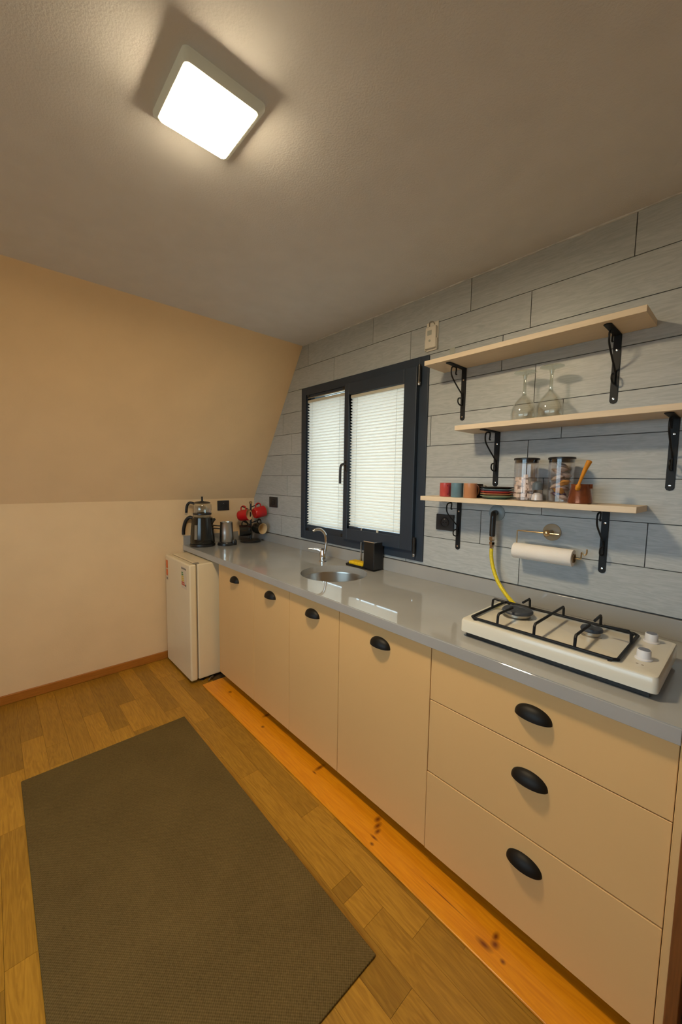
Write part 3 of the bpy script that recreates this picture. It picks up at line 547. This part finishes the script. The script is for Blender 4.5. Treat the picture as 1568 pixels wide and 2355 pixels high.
# cups, plates, jars, coffee pot on the lowest shelf
def cup(x, y, z, r, h, mk, label, hdir, hmat=None, name='espresso_cup', cat='cup', group='small cups on the lowest shelf'):
    t = thing(name, label, cat, (x, y, z), group)
    obj('bowl', MB().lathe((x, y, z), [(0.001, 0.0), (r * 0.9, 0), (r, 0.004), (r, h), (r - 0.003, h), (r - 0.004, 0.008), (0.001, 0.006)], 32, cap0=False, cap1=False), M[mk], t, smooth=True)
    d = Vector(hdir).normalized(); p = [(r - 0.002, h * .80), (r + 0.012, h * .82), (r + 0.019, h * .62), (r + 0.018, h * .38), (r + 0.010, h * .2), (r - 0.002, h * .2)]
    obj('handle', MB().tube(smooth_path([(x + d.x * a, y + d.y * a, z + b) for a, b in p]), 0.004, 8), M[hmat or mk], t, smooth=True)
cup(2.026, -0.115, S3, 0.029, 0.066, 'cupred', 'coral red espresso cup, leftmost on the lowest shelf', (0.75, -0.65, 0), 'darkred')
cup(2.100, -0.138, S3, 0.028, 0.066, 'cupblue', 'dusty blue espresso cup between the red and terracotta cups', (-0.2, 0.9, 0))
cup(2.167, -0.138, S3, 0.029, 0.066, 'cupterra', 'terracotta espresso cup beside the blue cup', (0.3, 0.9, 0))
cup(2.155, -0.060, S3, 0.029, 0.064, 'cupdark', 'dark brown espresso cup behind the terracotta cup', (1, 0.2, 0))
for k, (mk, nm) in enumerate((('cupgreen', 'sage green saucer at the bottom of the stack on the lowest shelf'), ('cupterra', 'terracotta saucer second from the bottom of the stack'), ('cupred', 'red saucer in the middle of the stack'), ('cupblue', 'blue saucer second from the top of the stack'), ('cupdark', 'dark brown saucer on top of the stack'))):
    zz = S3 + 0.0095 * k
    tag(obj('saucer', MB().lathe((2.272, -0.098, zz), [(0.001, 0), (0.040, 0), (0.044, 0.003), (0.066, 0.011), (0.070, 0.0135), (0.069, 0.015), (0.062, 0.0125), (0.042, 0.0055), (0.001, 0.0045)], 40, cap0=False, cap1=False), M[mk], smooth=True, origin=(2.272, -0.098, zz)), nm, 'saucer', 'stacked saucers on the lowest shelf')
def jar(x, y, r, h, label):
    t = thing('glass_jar', label, 'jar', (x, y, S3), 'black-lidded glass jars on the lowest shelf')
    obj('glass', MB().lathe((x, y, S3), [(0.001, 0.0), (r - 0.003, 0), (r, 0.003), (r, h), (r - 0.0022, h), (r - 0.0022, 0.0035), (0.001, 0.003)], 40, cap0=False, cap1=False), M['jar'], t, smooth=True)
    obj('lid', MB().lathe((x, y, S3), [(r - 0.0025, h - 0.012), (r - 0.0025, h), (r + 0.002, h), (r + 0.002, h + 0.006), (r - 0.001, h + 0.008), (0.001, h + 0.008)], 40, cap1=False), M['blackp'], t, smooth=True)
jar(2.397, -0.108, 0.047, 0.166, 'glass jar with black lid half full of pinkish sugar cubes')
jar(2.525, -0.098, 0.046, 0.166, 'glass jar with black lid filled with wrapped sachets')
mb = MB()
for k in range(190):
    lay = k // 21; a = random.uniform(0, 6.283); rr_ = 0.0355 * math.sqrt(random.random()); zc = S3 + 0.012 + 0.0095 * lay
    if lay > 6 and math.cos(a - 3.6) < 0: zc -= 0.03
    e = 0.0072; rot = Matrix.Rotation(random.uniform(0, 3), 3, 'Z') @ Matrix.Rotation(random.uniform(-.4, .4), 3, 'X'); n0 = len(mb.v); mb.box(-e, e, -e, e, -e, e)
    mb.v[n0:] = [tuple(rot @ Vector(v) + Vector((2.397 + rr_ * math.cos(a), -0.108 + rr_ * math.sin(a), zc))) for v in mb.v[n0:]]
tag(obj('sugar_cubes', mb, M['sugar'], origin=(2.397, -0.108, S3)), 'pinkish sugar cubes heaped in the left glass jar', 'sugar', kind='stuff')
for k in range(12):
    a = k * 2.4; q = 0.016 + 0.004 * (k % 3); z = S3 + 0.022 + 0.0105 * k
    mk = 'packetorange' if k in (2, 5) else 'packetviolet' if k == 1 else 'packet'
    rot = Matrix.Rotation(a, 3, 'Z') @ Matrix.Rotation(0.5 * math.sin(k * 3.1), 3, 'X') @ Matrix.Rotation(0.4 * math.cos(k * 1.7), 3, 'Y')
    c = Vector((2.525 + q * math.cos(a) * .5, -0.098 + q * math.sin(a) * .5, z)); mb = MB(); n, kk = 6, 4; g = {}
    for s_ in (0, 1):
        for i in range(n + 1):
            for j in range(kk + 1):
                u, v = i / n - .5, j / kk - .5; th = 0.010 * (1 - (2 * u) ** 4) * (1 - (2 * v) ** 4) * (1 if s_ else -1) + random.uniform(-.001, .001)
                g[s_, i, j] = c + rot @ Vector((u * 0.052, v * 0.036, th))
        for i in range(n):
            for j in range(kk): mb.poly([g[s_, i, j], g[s_, i + 1, j], g[s_, i + 1, j + 1], g[s_, i, j + 1]])
    tag(obj('wrapped_sachet', mb, M[mk], smooth=True, origin=tuple(c)), {'packetorange': 'orange wrapped sachet %s in the right glass jar' % ('low' if k == 2 else 'halfway up'), 'packetviolet': 'violet wrapped sachet low inside the right glass jar', 'packet': 'clear crinkled sachet in the right glass jar, ' + ['', '', '', 'low down on the left', 'at mid height by the front', '', 'at mid height towards the right', 'in the upper half on the left', 'in the upper half on the right', 'near the top', 'just under the topmost sachet', 'topmost of all'][k] if k not in (0,) else 'clear crinkled sachet lying at the very bottom of the right glass jar'}[mk], 'sachet', 'sachets in the right jar')
t = thing('salt_shaker', 'small glass salt shaker with grey cap between the two jars', 'shaker', (2.453, -0.130, S3))
obj('glass', MB().lathe((2.453, -0.130, S3), [(0.001, 0), (0.023, 0), (0.0235, 0.004), (0.019, 0.045), (0.018, 0.050), (0.017, 0.050), (0.018, 0.044), (0.022, 0.005), (0.001, 0.003)], 28, cap0=False, cap1=False), M['jar'], t, smooth=True)
obj('cap', MB().lathe((2.453, -0.130, S3), [(0.0195, 0.046), (0.0195, 0.064), (0.018, 0.072), (0.010, 0.078), (0.001, 0.079)], 28, cap1=False), M['greycap'], t, smooth=True)
obj('salt', MB().lathe((2.453, -0.130, S3), [(0.001, 0.0035), (0.0212, 0.0045), (0.0190, 0.026), (0.010, 0.033), (0.001, 0.034)], 24, cap0=False, cap1=False), M['salt'], t, smooth=True)['kind'] = 'stuff'
t = thing('coffee_pot', 'brown copper Turkish coffee pot with orange wooden handle on the lowest shelf', 'coffee pot', (2.606, -0.137, S3))
obj('pot', MB().lathe((2.606, -0.137, S3), [(0.001, 0), (0.036, 0), (0.0405, 0.004), (0.040, 0.012), (0.033, 0.050), (0.0305, 0.064), (0.032, 0.072), (0.0305, 0.072), (0.029, 0.064), (0.038, 0.012), (0.001, 0.006)], 36, cap0=False, cap1=False), M['copper'], t, smooth=True)
p = smooth_path([(2.606, -0.168, S3 + 0.054), (2.610, -0.176, S3 + 0.066), (2.619, -0.178, S3 + 0.095), (2.629, -0.180, S3 + 0.123), (2.639, -0.181, S3 + 0.148), (2.642, -0.181, S3 + 0.156)], 4)
obj('handle', MB().tube(p, 0.006, 10, rs=[0.0085 if i < 5 else 0.0048 + 0.0045 * min(1, max(0, (i - 6) / 11)) for i in range(len(p) - 2)] + [0.007, 0.003]), M['orangewood'], t, smooth=True)
obj('spout', MB().prism([(2.634, -0.143), (2.645, -0.137), (2.634, -0.131)], S3 + 0.056, S3 + 0.072, axis='z'), M['copper'], t)
# ------------------------------------------------------------------ hob
HX0, HX1, HY0, HY1, HZ = 2.380, 2.922, -0.552, -0.232, 0.943
hb = thing('gas_hob', 'cream-white two-burner gas hob standing on the worktop', 'hob', (2.65, -0.39, CT))
obj('body', MB().rings([rr(2.651, -0.392, 0.266, 0.155, 0.012, CT + 0.017), rr(2.651, -0.392, 0.271, 0.160, 0.014, CT + 0.019), rr(2.651, -0.392, 0.271, 0.160, 0.014, HZ - 0.008), rr(2.651, -0.392, 0.268, 0.157, 0.014, HZ - 0.002), rr(2.651, -0.392, 0.262, 0.151, 0.014, HZ)]), M['enamel'], hb, smooth=True)
obj('base_tray', MB().box(2.396, 2.906, -0.537, -0.247, CT, CT + 0.017), M['blackp'], hb, bevel=0.002)
gr = obj('pot_grate', MB().tube([(2.420, -0.532, HZ + .0065), (2.822, -0.532, HZ + .0065), (2.832, -0.524, HZ + .0065), (2.832, -0.280, HZ + .0065), (2.822, -0.270, HZ + .0065), (2.420, -0.270, HZ + .0065), (2.410, -0.280, HZ + .0065), (2.410, -0.524, HZ + .0065), (2.420, -0.532, HZ + .0065)], 0.0048, 8), M['iron'], hb, smooth=True)
B1, B2 = (2.503, -0.378), (2.730, -0.370); zt = HZ + 0.042; zg = HZ + 0.0065
def prong(pts): obj('prong', MB().tube(pts, 0.0043, 8), M['iron'], gr, smooth=True)
for (bx_, by), r in ((B1, 0.055), (B2, 0.035)):
    prong([(bx_, -0.532, zg), (bx_, -0.530, zt - .006), (bx_, -0.524, zt), (bx_, by - r * 0.8, zt - 0.002)])
    prong([(bx_, -0.270, zg), (bx_, -0.272, zt - .006), (bx_, -0.278, zt), (bx_, by + r * 0.8, zt - 0.002)])
prong([(2.618, -0.532, zg), (2.618, -0.530, zt - .006), (2.618, -0.524, zt), (2.618, -0.278, zt), (2.618, -0.272, zt - .006), (2.618, -0.270, zg)])
prong([(2.410, B1[1], zg), (2.412, B1[1], zt - .006), (2.418, B1[1], zt), (B1[0] - 0.045, B1[1], zt - .002)])
prong([(2.832, B2[1], zg), (2.830, B2[1], zt - .006), (2.824, B2[1], zt), (B2[0] + 0.032, B2[1], zt - .002)])
for px, py in ((2.425, -0.532), (2.815, -0.532), (2.425, -0.270), (2.815, -0.270)): obj('grate_foot', MB().lathe((px, py, HZ), [(0.006, 0), (0.006, 0.004)], 10), M['blackp'], gr)
for (bx_, by), r, nm in ((B1, 0.050, 'large burner'), (B2, 0.030, 'small burner')):
    o = obj('burner', MB().lathe((bx_, by, HZ), [(r * 0.98, 0), (r * 0.98, 0.002), (r * 0.82, 0.005), (r * 0.82, 0.014), (r * 0.3, 0.016)], 40), M['alu'], hb, smooth=True); o['label'] = nm
    obj('burner_cap', MB().lathe((bx_, by, HZ), [(r * 0.88, 0.014), (r * 1.0, 0.016), (r * 1.02, 0.021), (r * 0.94, 0.026), (r * 0.55, 0.0275), (r * 0.50, 0.025), (0.001, 0.025)], 40, cap1=False), M['burner'], o, smooth=True)
for kx, ky in ((2.874, -0.447), (2.866, -0.288)):
    o = obj('knob', MB().lathe((kx, ky, HZ), [(0.020, 0), (0.020, 0.003), (0.0165, 0.005), (0.0160, 0.024), (0.0150, 0.0265), (0.001, 0.0265)], 28, cap1=False), M['knob'], hb, smooth=True)
    obj('knob_cap', MB().lathe((kx, ky, HZ + 0.0265), [(0.0138, 0), (0.013, 0.0012), (0.001, 0.0014)], 28, cap1=False), M['knobtop'], o, smooth=True)
for kx, ky in ((2.868, -0.492), (2.880, -0.494)): obj('knob_mark', MB().lathe((kx, ky, HZ), [(0.003, 0), (0.003, 0.0003), (0.0015, 0.0004)], 12), M['gasket'], hb)
# ------------------------------------------------------------------ tap, sponge tray, dispenser
fx, fy = 1.165, -0.166
tp = thing('kitchen_tap', 'chrome mixer tap with tall curved spout behind the sink', 'tap', (fx, fy, CT))
obj('body', MB().lathe((fx, fy, CT), [(0.027, 0), (0.027, 0.006), (0.022, 0.010), (0.022, 0.075), (0.018, 0.085), (0.001, 0.086)], 28, cap1=False), M['chrome'], tp, smooth=True)
sp = [(fx + .012, fy, CT + .04), (fx + .022, fy + .004, CT + .09), (fx + .026, fy + .004, CT + .14), (fx + .020, fy - .002, CT + .185), (fx + .004, fy - .022, CT + .212), (fx - .012, fy - .05, CT + .214), (fx - .022, fy - .068, CT + .204)]
obj('spout', MB().tube(smooth_path(sp), 0.0095, 14), M['chrome'], tp, smooth=True)
lv = Vector((-R.x, -R.y, 0)).normalized()
obj('lever', MB().tube([Vector((fx, fy, CT + .07)) + lv * 0.01, Vector((fx, fy, CT + .082)) + lv * 0.04, Vector((fx, fy, CT + .086)) + lv * 0.095], 0.008, 10, rs=[0.016, 0.009, 0.006]), M['chrome'], tp, smooth=True)
t = thing('sponge_tray', 'flat black tray beside the sink holding a yellow sponge', 'tray', (1.44, -0.066, CT))
obj('tray', MB().box(1.325, 1.562, -0.112, -0.022, CT, CT + 0.006), M['blackp'], t, bevel=0.003)
obj('tray_rim', ring(1.325, 1.562, 0, 0, 0.0, 0, 0) if False else MB().box(1.325, 1.470, -0.112, -0.108, CT + 0.005, CT + 0.015).box(1.325, 1.329, -0.108, -0.026, CT + 0.005, CT + 0.015).box(1.325, 1.470, -0.026, -0.022, CT + 0.005, CT + 0.015), M['blackp'], t)
tag(obj('sponge', MB().box(1.335, 1.462, -0.104, -0.038, CT + 0.0062, CT + 0.032), M['sponge'], bevel=0.012, seg=3, origin=(1.4, -0.068, CT + 0.006)), 'yellow sponge lying in the black tray by the sink', 'sponge')
t = thing('soap_dispenser', 'tall black box-shaped soap dispenser standing on the tray', 'dispenser', (1.517, -0.066, CT + 0.006))
obj('body', MB().box(1.473, 1.560, -0.108, -0.026, CT + 0.0062, CT + 0.168), M['blackp'], t, bevel=0.005)
obj('top_plate', MB().box(1.472, 1.561, -0.109, -0.025, CT + 0.168, CT + 0.174), M['chrome'], t, bevel=0.002)
t = thing('scrub_brush', 'thin upright steel rod standing in the sponge tray', 'brush', (1.376, -0.030, CT + 0.006))
obj('rod', MB().tube([(1.376, -0.030, CT + 0.006), (1.376, -0.029, CT + 0.222)], 0.0042, 10), M['steel'], t, smooth=True)
obj('tip', MB().lathe((1.376, -0.029, CT + 0.218), [(0.006, 0), (0.006, 0.014), (0.002, 0.018)], 12), M['steel'], t, smooth=True)
# ------------------------------------------------------------------ kettle set in the corner
r_ = Vector((0.674, 0.738, 0)); c_ = Vector((0.738, -0.674, 0))
K = Vector((0.119, -0.527, CT))
t = thing('electric_kettle', 'black electric tea kettle with spout on its base beside the left wall', 'kettle', tuple(K))
obj('power_base', MB().lathe(K, [(0.094, 0), (0.096, 0.006), (0.094, 0.018), (0.085, 0.022)], 36), M['blackp'], t, smooth=True)
obj('body', MB().lathe(K, [(0.090, 0.022), (0.093, 0.030), (0.092, 0.060), (0.085, 0.13), (0.078, 0.20), (0.076, 0.222), (0.062, 0.228), (0.001, 0.228)], 40, cap1=False), M['blackg'], t, smooth=True)
q = K - r_ * 0.07; obj('handle', MB().tube(smooth_path([q + Vector((0, 0, .212)), q - r_ * .030 + Vector((0, 0, .222)), q - r_ * .062 + Vector((0, 0, .19)), q - r_ * .078 + Vector((0, 0, .13)), q - r_ * .080 + Vector((0, 0, .085))]), 0.013, 10), M['blackp'], t, smooth=True)
q = K + r_ * 0.066; obj('spout', MB().tube([q + Vector((0, 0, .185)), q + r_ * .02 + Vector((0, 0, .205)), q + r_ * .034 + Vector((0, 0, .212))], 0.012, 10, rs=[.02, .014, .009]), M['blackg'], t, smooth=True)
q = K + c_ * 0.082 - r_ * 0.02; obj('level_window', MB().tube([q + c_ * 0.006 + Vector((0, 0, .06)), q - c_ * 0.004 + Vector((0, 0, .17))], 0.012, 10), M['gasket'], t, smooth=True)
t = thing('glass_teapot', 'glass teapot with black lid and handle stacked on the black kettle', 'teapot', (K.x, K.y, CT + .228))
Z = K + Vector((0, 0, .2285))
obj('pot', MB().lathe(Z, [(0.001, 0), (0.064, 0), (0.066, 0.004), (0.070, 0.05), (0.068, 0.095), (0.060, 0.106), (0.058, 0.106), (0.066, 0.094), (0.068, 0.05), (0.064, 0.006), (0.001, 0.003)], 36, cap0=False, cap1=False), M['glass'], t, smooth=True)
obj('band', MB().lathe(Z, [(0.0672, 0.016), (0.0695, 0.018), (0.0695, 0.028), (0.0690, 0.030)], 36, cap0=False, cap1=False), M['blackp'], t, smooth=True)
obj('lid', MB().lathe(Z, [(0.060, 0.106), (0.062, 0.110), (0.045, 0.118), (0.014, 0.122), (0.008, 0.124), (0.007, 0.150), (0.009, 0.156), (0.001, 0.158)], 32, cap1=False), M['blackp'], t, smooth=True)
q = Z - r_ * 0.060; obj('handle', MB().tube(smooth_path([q + Vector((0, 0, .10)), q - r_ * .035 + Vector((0, 0, .108)), q - r_ * .058 + Vector((0, 0, .085)), q - r_ * .066 + Vector((0, 0, .03))]), 0.010, 10), M['blackp'], t, smooth=True)
Pp = Vector((0.195, -0.364, CT))
t = thing('electric_coffee_pot', 'brushed steel electric coffee pot on a black base right of the kettle', 'coffee pot', tuple(Pp))
obj('power_base', MB().lathe(Pp, [(0.068, 0), (0.069, 0.006), (0.064, 0.020), (0.054, 0.026)], 36), M['blackp'], t, smooth=True)
obj('pot', MB().lathe(Pp, [(0.052, 0.026), (0.054, 0.030), (0.052, 0.10), (0.047, 0.178), (0.049, 0.184), (0.046, 0.184), (0.044, 0.176), (0.049, 0.09), (0.001, 0.04)], 36, cap1=False), M['steel'], t, smooth=True)
for z in (.128, .150): q = Pp - r_ * 0.047; obj('handle', MB().tube([q + Vector((0, 0, z)), q - r_ * .060 + Vector((0, 0, z + .004))], 0.005, 8), M['blackp'], t, smooth=True)
q = Pp + r_ * 0.060 ; obj('switch', MB().lathe(q + Vector((0, 0, .0)), [(0.022, 0), (0.022, 0.03), (0.014, 0.045)], 14), M['blackp'], t, smooth=True)
# ------------------------------------------------------------------ mug tree with hanging mugs
T = Vector((0.172, -0.134, CT))
t = thing('mug_tree', 'black mug stand with knob on top in the worktop corner', 'mug stand', tuple(T))
obj('base', MB().lathe(T, [(0.085, 0), (0.087, 0.008), (0.080, 0.016), (0.015, 0.022)], 32), M['blackp'], t, smooth=True)
obj('post', MB().lathe(T, [(0.008, 0.018), (0.008, 0.318)], 14), M['blackp'], t, smooth=True)
obj('knob', MB().lathe(T, [(0.006, 0.316), (0.013, 0.323), (0.014, 0.333), (0.008, 0.341), (0.001, 0.343)], 18, cap1=False), M['brass'], t, smooth=True)
def mug(c, ax, mk, label, inner='cream', up=None):
    """hanging mug: c = centre, ax = direction its opening faces; the handle is on top, over a peg"""
    ax = Vector(ax).normalized(); c = Vector(c); up = Vector(up or (0, 0, 1)); up = (up - ax * up.dot(ax)).normalized(); r, hgt = 0.047, 0.095; b = c - ax * hgt / 2
    g = thing('hanging_mug', label, 'mug', tuple(c), 'mugs on the mug stand')
    obj('cup', MB().lathe(b, [(0.001, 0), (r * .82, 0), (r * .92, 0.006), (r, 0.03), (r, hgt), (r - .0015, hgt + .001)], 32, axis=ax, cap0=False, cap1=False), M[mk], g, smooth=True)
    obj('inside', MB().lathe(b, [(r - .0015, hgt + .001), (r - .004, hgt), (r - .005, 0.03), (r * .75, 0.009), (0.001, 0.007)], 32, axis=ax, cap0=False, cap1=False), M[inner], g, smooth=True)
    p = [c + ax * .024 + up * (r - .003), c + ax * .020 + up * (r + .022), c + up * (r + .030), c - ax * .018 + up * (r + .020), c - ax * .024 + up * (r - .003)]
    obj('handle', MB().tube(smooth_path(p), 0.0052, 8), M[mk], g, smooth=True)
    e = c + up * (r + .022); s0 = Vector((T.x, T.y, e.z - 0.028))
    obj('peg', MB().tube([s0, e, e + (e - s0).normalized() * 0.012], 0.0042, 8), M['blackp'], t, smooth=True)
mug(T - r_ * .047 + c_ * .032 + Vector((0, 0, .226)), r_ * .92 + c_ * .30 + Vector((0, 0, .15)), 'red', 'red mug hanging upper left on the mug stand')
mug(T + r_ * .070 - c_ * .005 + Vector((0, 0, .250)), r_ * .6 - c_ * .5 + Vector((0, 0, .15)), 'red', 'red mug hanging upper right on the mug stand')
mug(T + r_ * .076 + c_ * .026 + Vector((0, 0, .118)), c_ * .62 + r_ * .75, 'blackg', 'black mug hanging lower right, its pale inside facing the room')
mug(T - r_ * .040 + c_ * .040 + Vector((0, 0, .100)), -r_ * .9 + c_ * .35, 'blackg', 'black mug hanging lower left, its opening turned to the kettle')
